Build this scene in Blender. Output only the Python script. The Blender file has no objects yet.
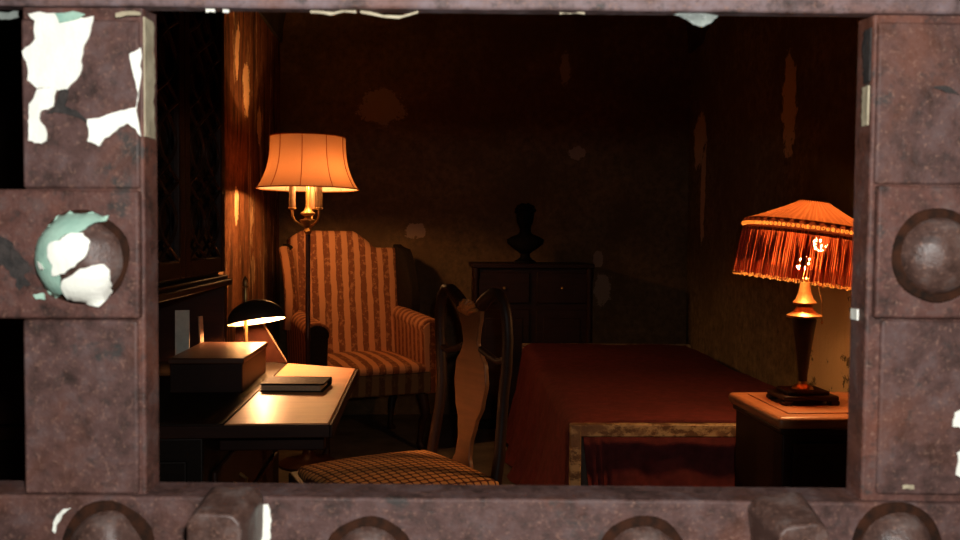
import bpy, bmesh, math, random
from mathutils import Vector, Matrix, noise
PI = math.pi
random.seed(7)
scn = bpy.context.scene
COL = scn.collection
scn.view_settings.view_transform = 'Standard'
scn.view_settings.look = 'None'
scn.view_settings.exposure = 0.0
scn.view_settings.gamma = 1.0
scn.view_settings.use_curve_mapping = False

# ------------------------------------------------------------ camera
CAMZ = 1.12
cam_d = bpy.data.cameras.new('camera')
cam_d.lens = 36 * 831 / 960
cam_d.sensor_width = 36
cam_d.clip_start = 0.01
cam = bpy.data.objects.new('camera', cam_d)
COL.objects.link(cam)
R = (Matrix.Rotation(math.radians(-4.13), 4, 'Z') @ Matrix.Rotation(math.radians(90 - 2.27), 4, 'X')
     @ Matrix.Rotation(math.radians(0.5), 4, 'Z'))
cam.matrix_world = Matrix.Translation((0, 0, CAMZ)) @ R
cam_d.dof.use_dof = True
cam_d.dof.focus_distance = 2.6
cam_d.dof.aperture_fstop = 18
scn.camera = cam
R3 = R.to_3x3()

GATE_A = math.radians(-4.13)          # the gate stands slightly ajar
G3 = Matrix.Rotation(-GATE_A, 3, 'Z') @ R3
def at(px, py, Y):
    """a point of the gate, in the gate's own frame"""
    d = G3 @ Vector(((px - 480) / 831, (270 - py) / 831, -1))
    t = Y / d.y
    return Vector((0, 0, CAMZ)) + d * t

# ------------------------------------------------------------ mesh helper
class MB:
    def __init__(s):
        s.v = []; s.f = []
    def add(s, vs, fs, M=None):
        o = len(s.v)
        for p in vs:
            p = Vector(p)
            s.v.append(M @ p if M else p)
        for f in fs:
            s.f.append([i + o for i in f])
        return s
    def box(s, x0, x1, y0, y1, z0, z1, M=None):
        vs = [(x, y, z) for z in (z0, z1) for y in (y0, y1) for x in (x0, x1)]
        fs = [(0, 2, 3, 1), (4, 5, 7, 6), (0, 1, 5, 4), (2, 6, 7, 3), (0, 4, 6, 2), (1, 3, 7, 5)]
        return s.add(vs, fs, M)
    def lathe(s, prof, n=32, M=None, cap=True, squash=1.0):
        vs = []; fs = []
        for r, z in prof:
            for k in range(n):
                a = 2 * PI * k / n
                vs.append((r * math.cos(a), r * math.sin(a) * squash, z))
        m = len(prof)
        for j in range(m - 1):
            for k in range(n):
                a = j * n + k; b = j * n + (k + 1) % n
                fs.append((a, b, b + n, a + n))
        if cap:
            fs.append(tuple(reversed(range(n))))
            fs.append(tuple(range((m - 1) * n, m * n)))
        return s.add(vs, fs, M)
    def tube(s, pts, r, n=10, cap=True, M=None):
        pts = [Vector(p) for p in pts]
        rs = r if isinstance(r, (list, tuple)) else [r] * len(pts)
        vs = []; fs = []
        up = Vector((0, 0, 1))
        t0 = (pts[1] - pts[0]).normalized()
        if abs(t0.dot(up)) > .95: up = Vector((0, 1, 0))
        nrm = t0.cross(up).normalized()
        for i, p in enumerate(pts):
            if i == 0: t = pts[1] - pts[0]
            elif i == len(pts) - 1: t = pts[-1] - pts[-2]
            else: t = pts[i + 1] - pts[i - 1]
            t.normalize()
            nrm = (nrm - t * nrm.dot(t)).normalized()
            b = t.cross(nrm)
            rr = rs[i]
            ra, rb = rr if isinstance(rr, tuple) else (rr, rr)
            for k in range(n):
                a = 2 * PI * k / n
                vs.append(p + nrm * (ra * math.cos(a)) + b * (rb * math.sin(a)))
        for j in range(len(pts) - 1):
            for k in range(n):
                a = j * n + k; c = j * n + (k + 1) % n
                fs.append((a, c, c + n, a + n))
        if cap:
            fs.append(tuple(reversed(range(n))))
            fs.append(tuple(range((len(pts) - 1) * n, len(pts) * n)))
        return s.add(vs, fs, M)
    def shell(s, fa, fb, nu, nv, M=None):
        """closed slab between the surfaces fa(u,v) and fb(u,v)"""
        vs = []; fs = []
        for fn in (fa, fb):
            for j in range(nv + 1):
                for i in range(nu + 1):
                    vs.append(fn(i / nu, j / nv))
        W = nu + 1; N = W * (nv + 1)
        for j in range(nv):
            for i in range(nu):
                a = j * W + i
                fs.append((a, a + 1, a + 1 + W, a + W))
                fs.append((N + a, N + a + W, N + a + 1 + W, N + a + 1))
        for i in range(nu):
            fs.append((i, N + i, N + i + 1, i + 1))
            a = nv * W + i
            fs.append((a, a + 1, N + a + 1, N + a))
        for j in range(nv):
            a = j * W
            fs.append((a, a + W, N + a + W, N + a))
            a = j * W + nu
            fs.append((a, N + a, N + a + W, a + W))
        return s.add(vs, fs, M)
    def sheet(s, fn, nu, nv, M=None):
        vs = [fn(i / nu, j / nv) for j in range(nv + 1) for i in range(nu + 1)]
        W = nu + 1
        fs = [(j * W + i, j * W + i + 1, j * W + i + 1 + W, j * W + i + W) for j in range(nv) for i in range(nu)]
        return s.add(vs, fs, M)
    def prism(s, outline, z0, z1, M=None):
        n = len(outline)
        vs = [(x, y, z0) for x, y in outline] + [(x, y, z1) for x, y in outline]
        fs = [tuple(reversed(range(n))), tuple(range(n, 2 * n))]
        for k in range(n):
            fs.append((k, (k + 1) % n, n + (k + 1) % n, n + k))
        return s.add(vs, fs, M)
    def build(s, name, mat, parent=None, bevel=0, seg=2, smooth=40, sub=0, loc=None):
        me = bpy.data.meshes.new(name)
        me.from_pydata([tuple(p) for p in s.v], [], s.f)
        bm = bmesh.new(); bm.from_mesh(me)
        bmesh.ops.recalc_face_normals(bm, faces=bm.faces)
        bm.to_mesh(me); bm.free()
        me.update()
        me.materials.append(mat)
        if smooth:
            me.polygons.foreach_set('use_smooth', [True] * len(me.polygons))
            me.set_sharp_from_angle(angle=math.radians(smooth))
        o = bpy.data.objects.new(name, me)
        COL.objects.link(o)
        if parent: o.parent = parent
        if loc: o.location = loc
        if bevel:
            b = o.modifiers.new('bevel', 'BEVEL'); b.width = bevel; b.segments = seg
            b.limit_method = 'ANGLE'; b.angle_limit = math.radians(35)
        if sub:
            q = o.modifiers.new('sub', 'SUBSURF'); q.levels = sub; q.render_levels = sub
        return o

def tag(o, label=None, cat=None, group=None, kind=None):
    if label: o['label'] = label
    if cat: o['category'] = cat
    if group: o['group'] = group
    if kind: o['kind'] = kind
    return o

def thing(name, label, cat, loc=(0, 0, 0), rz=0, group=None):
    o = bpy.data.objects.new(name, None)
    o.empty_display_size = .1
    COL.objects.link(o)
    o.location = loc; o.rotation_euler = (0, 0, rz)
    return tag(o, label, cat, group)

# ------------------------------------------------------------ materials
def newmat(name):
    m = bpy.data.materials.new(name); m.use_nodes = True
    nt = m.node_tree
    for n in list(nt.nodes): nt.nodes.remove(n)
    out = nt.nodes.new('ShaderNodeOutputMaterial')
    bs = nt.nodes.new('ShaderNodeBsdfPrincipled')
    nt.links.new(bs.outputs[0], out.inputs[0])
    return m, nt, bs, out

def coords(nt, scale=(1, 1, 1), loc=(0, 0, 0), rot=(0, 0, 0)):
    tc = nt.nodes.new('ShaderNodeTexCoord'); mp = nt.nodes.new('ShaderNodeMapping')
    mp.inputs['Scale'].default_value = scale
    mp.inputs['Location'].default_value = loc
    mp.inputs['Rotation'].default_value = rot
    nt.links.new(tc.outputs['Object'], mp.inputs[0])
    return mp.outputs[0]

def noise_tex(nt, vec, scale, detail=6, rough=.6, dist=0):
    n = nt.nodes.new('ShaderNodeTexNoise')
    n.inputs['Scale'].default_value = scale; n.inputs['Detail'].default_value = detail
    n.inputs['Roughness'].default_value = rough; n.inputs['Distortion'].default_value = dist
    nt.links.new(vec, n.inputs['Vector'])
    return n.outputs['Fac']

def ramp(nt, fac, stops):
    r = nt.nodes.new('ShaderNodeValToRGB')
    e = r.color_ramp.elements
    e[0].position, e[0].color = stops[0][0], (*stops[0][1], 1)
    e[1].position, e[1].color = stops[1][0], (*stops[1][1], 1)
    for p, c in stops[2:]:
        k = e.new(p); k.color = (*c, 1)
    nt.links.new(fac, r.inputs[0])
    return r.outputs[0]

def mix(nt, fac, a, b, mode='MIX'):
    m = nt.nodes.new('ShaderNodeMix'); m.data_type = 'RGBA'; m.blend_type = mode
    for sock, val in ((m.inputs[0], fac), (m.inputs[6], a), (m.inputs[7], b)):
        if hasattr(val, 'node'): nt.links.new(val, sock)
        elif isinstance(val, (int, float)): sock.default_value = val
        else: sock.default_value = (*val, 1)
    return m.outputs[2]

def math_n(nt, op, a, b=None, clamp=False):
    m = nt.nodes.new('ShaderNodeMath'); m.operation = op; m.use_clamp = clamp
    for k, val in enumerate((a, b)):
        if val is None: continue
        if hasattr(val, 'node'): nt.links.new(val, m.inputs[k])
        else: m.inputs[k].default_value = val
    return m.outputs[0]

def bump(nt, bs, h, strength=.3, dist=.01):
    b = nt.nodes.new('ShaderNodeBump')
    b.inputs['Strength'].default_value = strength; b.inputs['Distance'].default_value = dist
    nt.links.new(h, b.inputs['Height']); nt.links.new(b.outputs[0], bs.inputs['Normal'])

def simple(name, c, c2=None, scale=20, rough=.5, metal=0, bmp=.1, stretch=(1, 1, 1), spec=.5, coat=0, bd=.004):
    m, nt, bs, out = newmat(name)
    v = coords(nt, stretch)
    n = noise_tex(nt, v, scale)
    c2 = c2 or tuple(k * .7 for k in c)
    nt.links.new(ramp(nt, n, [(.35, c2), (.68, c)]), bs.inputs['Base Color'])
    bs.inputs['Roughness'].default_value = rough
    bs.inputs['Metallic'].default_value = metal
    bs.inputs['Specular IOR Level'].default_value = spec
    bs.inputs['Coat Weight'].default_value = coat
    bs.inputs['Coat Roughness'].default_value = .15
    if bmp: bump(nt, bs, n, bmp, bd)
    return m

def wood(name, c1, c2, rough=.35, coat=.3, axis=(1, 12, 12), scale=3, spec=.5):
    m, nt, bs, out = newmat(name)
    v = coords(nt, axis)
    n = noise_tex(nt, v, scale, 8, .6, 1.2)
    f = noise_tex(nt, coords(nt), 9, 3)
    c = mix(nt, .35, ramp(nt, n, [(.3, c1), (.7, c2)]), ramp(nt, f, [(.35, c1), (.65, c2)]))
    nt.links.new(c, bs.inputs['Base Color'])
    bs.inputs['Roughness'].default_value = rough
    bs.inputs['Coat Weight'].default_value = coat
    bs.inputs['Coat Roughness'].default_value = .25
    bs.inputs['Specular IOR Level'].default_value = spec
    bump(nt, bs, n, .08, .002)
    return m

def iron_mat(name, base=(.098, .040, .031), dark=(.026, .014, .011), rust=(.17, .052, .026), grey=(.10, .068, .062), ro=(.5, .75), spec=.4):
    m, nt, bs, out = newmat(name)
    v = coords(nt)
    big = noise_tex(nt, v, 14, 5, .6, .5)
    mid = noise_tex(nt, v, 70, 6, .65)
    fine = noise_tex(nt, v, 420, 4, .7)
    c = ramp(nt, mid, [(.3, dark), (.52, base), (.75, grey)])
    c = mix(nt, ramp(nt, big, [(.52, (0, 0, 0)), (.68, (.6, .6, .6))]), c, rust)
    c = mix(nt, ramp(nt, noise_tex(nt, coords(nt, loc=(3, 1, 2)), 22, 6, .7), [(.60, (0, 0, 0)), (.66, (.8, .8, .8))]), c, (.028, .03, .028))
    c = mix(nt, ramp(nt, fine, [(.56, (0, 0, 0)), (.70, (.6, .6, .6))]), c, (.26, .14, .10))
    c = mix(nt, ramp(nt, noise_tex(nt, coords(nt, loc=(9, 4, 7)), 160, 5, .7), [(.56, (0, 0, 0)), (.66, (.6, .6, .6))]), c, (.035, .023, .02))
    nt.links.new(c, bs.inputs['Base Color'])
    bs.inputs['Metallic'].default_value = .0
    nt.links.new(ramp(nt, mid, [(.3, (ro[0],) * 3), (.7, (ro[1],) * 3)]), bs.inputs['Roughness'])
    bs.inputs['Specular IOR Level'].default_value = spec
    h = math_n(nt, 'ADD', math_n(nt, 'MULTIPLY', mid, .7), math_n(nt, 'MULTIPLY', fine, .3))
    bump(nt, bs, h, .6, .0022)
    return m

def wall_mat(name, base, base2, patch, spots, plane, streak=None, cover=(.66, .72)):
    """peeling plaster; spots = (a, z, radius_a, radius_z) in wall coordinates, plane 'X' or 'Y'"""
    m, nt, bs, out = newmat(name)
    v = coords(nt)
    n1 = noise_tex(nt, v, 2.2, 8, .65, .4)
    n2 = noise_tex(nt, v, 24, 6, .7)
    sv = coords(nt, (1, 1, .22) if plane == 'X' else (1, 1, .3))
    n3 = noise_tex(nt, sv, 7, 8, .7, .6)
    c = ramp(nt, n2, [(.3, base2), (.7, base)])
    c = mix(nt, ramp(nt, n1, [(.42, (0, 0, 0)), (.6, (.8, .8, .8))]), c, tuple(k * .45 for k in base))
    c = mix(nt, ramp(nt, n3, [(cover[0], (0, 0, 0)), (cover[1], (.85,) * 3)]), c, patch)
    if streak:
        n4 = noise_tex(nt, coords(nt, (1, 1, .13), loc=(5, 2, 1)), 11, 8, .72, .3)
        c = mix(nt, ramp(nt, n4, [(.40, (0, 0, 0)), (.52, (.9,) * 3)]), streak, c)
    sep = nt.nodes.new('ShaderNodeSeparateXYZ'); nt.links.new(v, sep.inputs[0])
    axis = sep.outputs[1] if plane == 'X' else sep.outputs[0]
    edge = math_n(nt, 'MULTIPLY', math_n(nt, 'SUBTRACT', noise_tex(nt, v, 11, 8, .8), .5), 5.5)
    for a, z, ra, rz in spots:
        da = math_n(nt, 'DIVIDE', math_n(nt, 'SUBTRACT', axis, a), ra)
        dz = math_n(nt, 'DIVIDE', math_n(nt, 'SUBTRACT', sep.outputs[2], z), rz)
        d = math_n(nt, 'ADD', math_n(nt, 'MULTIPLY', da, da), math_n(nt, 'MULTIPLY', dz, dz))
        f = math_n(nt, 'LESS_THAN', math_n(nt, 'ADD', d, edge), 1.0)
        c = mix(nt, f, c, tuple(min(1, k * 1.15) for k in patch))
    nt.links.new(c, bs.inputs['Base Color'])
    bs.inputs['Roughness'].default_value = .9
    bs.inputs['Specular IOR Level'].default_value = .15
    h = math_n(nt, 'ADD', n3, math_n(nt, 'MULTIPLY', n2, .4))
    bump(nt, bs, h, .6, .02)
    return m

def cloth(name, trans, refl, tw=.6, scale=400, pleat=None):
    m = bpy.data.materials.new(name); m.use_nodes = True
    nt = m.node_tree
    for n in list(nt.nodes): nt.nodes.remove(n)
    out = nt.nodes.new('ShaderNodeOutputMaterial')
    t = nt.nodes.new('ShaderNodeBsdfTranslucent'); d = nt.nodes.new('ShaderNodeBsdfDiffuse')
    mx = nt.nodes.new('ShaderNodeMixShader'); mx.inputs[0].default_value = tw
    n = noise_tex(nt, coords(nt), scale, 3)
    nt.links.new(ramp(nt, n, [(.3, tuple(k * .82 for k in trans)), (.7, trans)]), t.inputs[0])
    nt.links.new(ramp(nt, n, [(.3, tuple(k * .82 for k in refl)), (.7, refl)]), d.inputs[0])
    nt.links.new(d.outputs[0], mx.inputs[1]); nt.links.new(t.outputs[0], mx.inputs[2])
    nt.links.new(mx.outputs[0], out.inputs[0])
    return m

def glow(name, col, strength):
    m = bpy.data.materials.new(name); m.use_nodes = True
    nt = m.node_tree
    for n in list(nt.nodes): nt.nodes.remove(n)
    out = nt.nodes.new('ShaderNodeOutputMaterial'); e = nt.nodes.new('ShaderNodeEmission')
    e.inputs[0].default_value = (*col, 1); e.inputs[1].default_value = strength
    nt.links.new(e.outputs[0], out.inputs[0])
    return m

def stripe_mat(name, a, b, c_line, pitch=.07, axis=0):
    m, nt, bs, out = newmat(name)
    v = coords(nt)
    sep = nt.nodes.new('ShaderNodeSeparateXYZ'); nt.links.new(v, sep.inputs[0])
    wob = math_n(nt, 'MULTIPLY', math_n(nt, 'SUBTRACT', noise_tex(nt, v, 12, 3), .5), .02)
    x = math_n(nt, 'ADD', math_n(nt, 'ADD', sep.outputs[axis], wob), 5.0)
    t = math_n(nt, 'MODULO', math_n(nt, 'DIVIDE', x, pitch), 1.0)
    col = ramp(nt, t, [(0, a), (1, a), (.46, a), (.50, c_line), (.54, b), (.92, b), (.96, c_line)])
    spots = ramp(nt, noise_tex(nt, v, 38, 4, .7), [(.52, (0, 0, 0)), (.60, (.55,) * 3)])
    col = mix(nt, math_n(nt, 'MULTIPLY', spots, math_n(nt, 'GREATER_THAN', t, .5)), col, a)
    nt.links.new(col, bs.inputs['Base Color'])
    bs.inputs['Roughness'].default_value = .85
    bs.inputs['Specular IOR Level'].default_value = .2
    bump(nt, bs, noise_tex(nt, v, 300, 3), .3, .002)
    return m

def check_mat(name, a, b):
    m, nt, bs, out = newmat(name)
    v = coords(nt)
    sep = nt.nodes.new('ShaderNodeSeparateXYZ'); nt.links.new(v, sep.inputs[0])
    s1 = math_n(nt, 'ABSOLUTE', math_n(nt, 'SINE', math_n(nt, 'MULTIPLY', sep.outputs[0], PI / .023)))
    s2 = math_n(nt, 'ABSOLUTE', math_n(nt, 'SINE', math_n(nt, 'MULTIPLY', sep.outputs[1], PI / .023)))
    f = math_n(nt, 'MULTIPLY', s1, s2)
    nt.links.new(ramp(nt, f, [(.18, b), (.42, a)]), bs.inputs['Base Color'])
    bs.inputs['Roughness'].default_value = .8
    bs.inputs['Specular IOR Level'].default_value = .2
    bump(nt, bs, f, .5, .004)
    return m

def rail_mat(name):
    m, nt, bs, out = newmat(name)
    v = coords(nt, (1, 1, 1.6))
    n = noise_tex(nt, v, 22, 7, .7)
    n2 = noise_tex(nt, v, 9, 4, .6)
    c = ramp(nt, n, [(.44, (.10, .05, .02)), (.54, (.36, .26, .13))])
    c = mix(nt, ramp(nt, n2, [(.52, (0, 0, 0)), (.6, (.9,) * 3)]), c, (.14, .075, .035))
    nt.links.new(c, bs.inputs['Base Color'])
    bs.inputs['Roughness'].default_value = .55
    bump(nt, bs, n, .3, .004)
    return m

IRON = iron_mat('rusty_iron')
IRON_PLATE = iron_mat('rusty_iron_plate', base=(.086, .042, .036), grey=(.112, .076, .074), rust=(.14, .048, .026))
IRON_TOP_LIT = iron_mat('lit_rusty_iron', base=(.15, .10, .10), grey=(.21, .165, .18), rust=(.17, .075, .055))  # stronger light on the top strap, put into a paler iron colour
RIVET = iron_mat('rivet_iron', base=(.085, .045, .035), rust=(.16, .055, .027), grey=(.13, .10, .09), ro=(.30, .62), spec=.5)
RUSTRING = simple('dark_rust_ring', (.045, .016, .008), (.012, .007, .005), 120, .9, spec=.1)
PAINT_W = simple('flaking_white_paint', (.92, .93, .84), (.86, .88, .78), 60, .6, bmp=.4)
PAINT_T = simple('flaking_teal_paint', (.42, .62, .50), (.27, .47, .38), 60, .55, bmp=.4)
PAINT_G = simple('dull_grey_green_paint', (.30, .34, .31), (.12, .14, .13), 90, .3, bmp=.4)
PAINT_B = simple('flaking_beige_paint', (.50, .44, .30), (.32, .27, .18), 90, .6, bmp=.4)
BLACKEN = simple('soot_black_iron', (.045, .034, .03), (.012, .011, .010), 160, .8, bmp=.5)
BACKWALL = wall_mat('peeling_back_wall', (.27, .16, .075), (.12, .08, .04), (.34, .23, .16),
                    [(-.24, 1.91, .14, .11), (-.03, 1.155, .06, .05), (1.16, .80, .055, .11), (1.13, .99, .03, .05),
                     (.98, 1.66, .05, .04), (.90, 2.18, .035, .10)], 'Y', cover=(.74, .80))
LEFTWALL = wall_mat('peeling_left_wall', (.46, .17, .065), (.16, .055, .022), (.80, .50, .26),
                    [(4.0, 1.98, .045, .12), (4.22, 1.84, .07, .13), (4.6, 1.72, .06, .10), (4.02, 1.25, .05, .09), (3.62, 1.02, .10, .22)], 'X', streak=(.07, .028, .014), cover=(.55, .60))
RIGHTWALL = wall_mat('peeling_lamp_glow_right_wall', (.32, .24, .12), (.10, .075, .04), (.66, .50, .28),
                     [(4.95, 1.72, .12, .16), (4.85, 1.4, .05, .3), (3.45, 1.7, .08, .22), (3.0, .80, .25, .30)], 'X', cover=(.66, .74))  # last spot: table lamp's glow put into the wall colour; other patches peel
VAULT = wall_mat('plaster_vault', (.10, .075, .05), (.06, .045, .03), (.25, .2, .15), [], 'X')
STONE = wall_mat('plaster_front_wall', (.12, .09, .07), (.07, .05, .04), (.3, .28, .22), [], 'Y')
FLOOR = simple('worn_stone_floor', (.20, .16, .11), (.10, .08, .055), 6, .75, bmp=.3, bd=.01)
MAHOG = wood('dark_mahogany', (.013, .005, .003), (.032, .011, .006), coat=0, rough=.5, spec=.2)
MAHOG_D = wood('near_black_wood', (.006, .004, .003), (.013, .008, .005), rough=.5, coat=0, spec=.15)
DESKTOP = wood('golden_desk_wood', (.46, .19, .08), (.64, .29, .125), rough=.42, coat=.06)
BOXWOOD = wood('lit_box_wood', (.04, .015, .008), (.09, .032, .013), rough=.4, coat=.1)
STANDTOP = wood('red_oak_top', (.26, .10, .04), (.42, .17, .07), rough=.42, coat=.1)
CHAIRWOOD = wood('chair_walnut', (.016, .007, .0035), (.036, .014, .007), rough=.5, coat=0, spec=.25)
SHELLW = wood('gilded_shell_wood', (.30, .10, .025), (.5, .2, .05), rough=.4, coat=.1)
SPLATW = wood('splat_veneer', (.10, .045, .018), (.22, .09, .035), rough=.4, coat=.1)
BRASS = simple('aged_brass', (.62, .38, .14), (.40, .22, .08), 60, .32, metal=.85, bmp=.05)
DARKMETAL = simple('black_bronze', (.02, .014, .010), (.035, .02, .012), 40, .4, bmp=.1)
POLEMETAL = simple('dark_red_lamp_pole', (.06, .014, .008), (.03, .008, .005), 40, .4)
CANDLE = simple('ivory_candle_sleeve', (.22, .12, .06), (.14, .07, .03), 60, .5)
STRIPE = stripe_mat('striped_damask', (.60, .27, .12), (.22, .075, .032), (.12, .045, .02))
STRIPE_Y = stripe_mat('striped_damask_arm', (.52, .23, .11), (.22, .075, .032), (.12, .045, .02), axis=1)
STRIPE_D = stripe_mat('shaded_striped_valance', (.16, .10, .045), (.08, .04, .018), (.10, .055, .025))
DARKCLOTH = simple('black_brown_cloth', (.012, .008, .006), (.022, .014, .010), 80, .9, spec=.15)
PIPING = simple('rust_piping', (.40, .2, .08), None, 80, .8)
CHECK = check_mat('gold_check_seat', (.75, .36, .12), (.13, .04, .018))
REDCLOTH = simple('dark_red_blanket', (.14, .027, .026), (.09, .018, .017), 30, .85, bmp=.3, spec=.2)
MATTRESS = simple('ticking_mattress', (.12, .10, .08), None, 30, .9)
RAIL = rail_mat('chipped_cream_rail')
PAPER = simple('aged_paper', (.62, .60, .50), (.5, .48, .40), 50, .8)
PAPERW = simple('page_edges', (.42, .28, .16), (.32, .2, .12), 200, .8)
BLACKCOVER = simple('black_leather_cover', (.006, .005, .005), (.010, .008, .007), 90, .7, spec=.12)
REDEDGE = simple('worn_board_edge', (.16, .09, .05), None, 60, .8)
REDBOARD = simple('red_brown_board', (.016, .004, .002), (.011, .003, .0015), 40, .85, spec=.05)
BLACKBUST = simple('black_plaster', (.004, .004, .004), (.007, .006, .005), 30, .7, spec=.15)
SHADE = cloth('cream_silk_shade', (.19, .082, .033), (.80, .74, .56), .5)
SHADESEAM = cloth('shade_seam', (.45, .12, .03), (.3, .12, .04), .4)
FRINGE = cloth('red_orange_fringe', (.32, .065, .025), (.32, .08, .035), .5)
FRINGELINER = cloth('red_shade_lining', (.85, .13, .035), (.5, .14, .06), .6)
SHADETOP = cloth('pleated_orange_silk', (.14, .048, .016), (.22, .085, .035), .6)
BEAD = cloth('gold_braid', (1.0, .75, .4), (.85, .6, .3), .8)
DARKBAND = cloth('dark_red_braid', (.06, .014, .006), (.06, .02, .01), .5)
LAMPIN = simple('pale_enamel', (.85, .8, .6), None, 20, .5, bmp=0)
BULB = glow('warm_bulb', (1.0, .47, .17), 430)
BULB_S = glow('warm_bulb_small', (1.0, .47, .17), 130)
BULB_D = glow('desk_bulb', (1.0, .47, .20), 1150)
BULB_T = glow('table_bulb', (1.0, .47, .17), 170)
BULB_T2 = glow('table_bulb_low', (1.0, .47, .17), 620)

# ------------------------------------------------------------ the room
XL, XR, YB, YF = -.85, 1.69, 5.2, .62
def xright(y): return 1.455 + .0857 * max(0, y - 2.45)
def struct(name, mb, mat, label, **k):
    return tag(mb.build(name, mat, **k), label, kind='structure')
f = MB(); f.box(XL - .2, XR + .2, -2.0, YB + .2, -.12, 0)
struct('floor', f, FLOOR, 'worn stone cell floor')
def noisy_wall(p, amp, axis):
    d = (noise.fractal(Vector(p) * 1.7, 1.0, 2.0, 4) - 1.4) * amp * (-1 if (axis == 1 or p[0] > 0) else 1)
    q = Vector(p); q[axis] += d
    return q
w = MB(); w.shell(lambda u, v: noisy_wall((XL, YF - .15 + (YB + .15 - YF + .15) * u, 2.35 * v), .012, 0),
                  lambda u, v: Vector((XL - .2, YF - .15 + (YB + .15 - YF + .15) * u, 2.35 * v)), 90, 46)
struct('wall_left', w, LEFTWALL, 'left cell wall with peeling plaster')
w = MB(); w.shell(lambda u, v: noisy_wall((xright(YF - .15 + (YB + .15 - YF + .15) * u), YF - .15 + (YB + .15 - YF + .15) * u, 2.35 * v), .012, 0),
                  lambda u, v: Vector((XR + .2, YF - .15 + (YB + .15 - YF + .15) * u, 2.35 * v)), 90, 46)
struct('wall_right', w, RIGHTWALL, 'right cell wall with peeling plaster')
w = MB(); w.shell(lambda u, v: noisy_wall((XL - .15 + (XR - XL + .3) * u, YB, 3.45 * v), .012, 1),
                  lambda u, v: Vector((XL - .15 + (XR - XL + .3) * u, YB + .2, 3.45 * v)), 50, 66)
struct('wall_back', w, BACKWALL, 'back cell wall with mottled peeling plaster')
xc, rr = (XL + XR) / 2, (XR - XL) / 2
def arc(r, u, y):
    a = PI * (1 - u)
    return Vector((xc + r * math.cos(a), y, 2.3 + (r * .8) * math.sin(a)))
c = MB(); c.shell(lambda u, v: arc(rr, u, YF - .15 + (YB - YF + .3) * v), lambda u, v: arc(rr + .2, u, YF - .15 + (YB - YF + .3) * v), 32, 10)
struct('ceiling', c, VAULT, 'barrel vaulted plaster ceiling')

# gate lattice numbers
GY = .45                      # front face of the gate
PX = .1537
COLX = [at(82, 258, GY).x + PX * k for k in range(-2, 4)]
PZ = .1655
ROWZ = [1.1115 + PZ * j for j in range(-6, 6)]
HX = .0328; HZ = .0348
GX0, GX1 = COLX[0] - HX - .01, COLX[-1] + HX + .01
GZ0, GZ1 = ROWZ[0] - HZ - .01, ROWZ[-1] + HZ + .01
w = MB()
FY = .36; OX = .032
w.box(XL - .2, GX0 - .02 + OX, FY, YF, 0, 3.45)
w.box(GX1 + .02 + OX, XR + .2, FY, YF, 0, 3.45)
w.box(GX0 - .02 + OX, GX1 + .02 + OX, FY, YF, GZ1 + .02, 3.45)
struct('wall_front', w, STONE, 'thick plastered front wall around the gate')
t = MB(); t.box(GX0 - .02 + OX, GX1 + .02 + OX, FY - .01, YF, 0, GZ0)
struct('trim_1', t, IRON, 'iron sill under the gate', bevel=.003)

# ------------------------------------------------------------ the gate
gate = thing('iron_lattice_gate', 'rusty riveted iron strap gate framing the view, paint flaking off its straps', 'gate', (0, 0, 0), GATE_A)
TOPI = 7; MIDI = 6; BOTI = 5        # rows around the opening
def pa(z, y=GY): return z
# horizontal straps
FR = .0075   # how far front straps stand before the uprights
def strap(x0, x1, z0, z1, y0, y1, mat=IRON):
    m = MB()
    n = max(2, int((x1 - x0) / .02)) if (x1 - x0) > (z1 - z0) else 2
    q = max(2, int((z1 - z0) / .02)) if (x1 - x0) <= (z1 - z0) else 2
    def jit(x, z, s):
        return noise.noise(Vector((x * 14, z * 14, s))) * .0009
    m.shell(lambda u, v: Vector((x0 + (x1 - x0) * u, y0 + jit(x0 + (x1 - x0) * u, z0 + (z1 - z0) * v, 1),
                                 z0 + (z1 - z0) * v + (jit(x0 + (x1 - x0) * u, 3 * v, 5)))),
            lambda u, v: Vector((x0 + (x1 - x0) * u, y1, z0 + (z1 - z0) * v)), n, q)
    o = m.build('strap', mat, gate, bevel=.0014, seg=2)
    return o
PTL = at(142, 20, GY); PTR = at(875, 20, GY); PBL = at(143, 497, GY)
XOL, XOR = PTL.x, PTR.x            # inner edges of the uprights' front faces
zt = at(480, 11, GY).z             # top strap lower edge
zb = at(480, 497, GY).z            # bottom strap upper edge
for j, z in enumerate(ROWZ):
    if j == MIDI:
        strap(GX0, XOL - .0012, at(70, 318, GY).z, at(70, 190, GY).z, GY - .004, GY + .006)
        strap(XOR + .0028, GX1, at(930, 318, GY).z, at(930, 186, GY).z, GY - .004, GY + .006)
    elif j == TOPI:
        strap(GX0, GX1, zt, zt + .075, GY - .004, GY + .007, IRON_TOP_LIT)
    elif j == BOTI:
        strap(GX0, GX1, zb - .078, zb, GY - .004, GY + .024, IRON_PLATE)
    else:
        strap(GX0, GX1, z - HZ, z + HZ, GY - .004, GY + .006)
# uprights
for k, x in enumerate(COLX):
    if k == 2: xa, xb = at(22, 100, GY).x, XOL
    elif k == 5: xa, xb = XOR, XOR + .066; 
    else: xa, xb = x - HX, x + HX
    if k in (3, 4):
        strap(xa, xb, GZ0, zb - .02, GY + .006, GY + .022)
        strap(xa, xb, zt + .02, GZ1, GY + .007, GY + .022)
    else:
        strap(xa, xb, GZ0, GZ1, GY + .001, GY + .021)
# doubling plates seen on the uprights between the cross straps
for (x0, x1, y0, y1) in ((24, 139, 20, 188), (26, 138, 320, 493), (874, 990, 23, 184), (876, 990, 321, 494)):
    a = at(x0, y1, GY); b = at(x1, y0, GY)
    strap(a.x, b.x, a.z, b.z, GY - .0012, GY + .004, IRON_PLATE)
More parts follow.
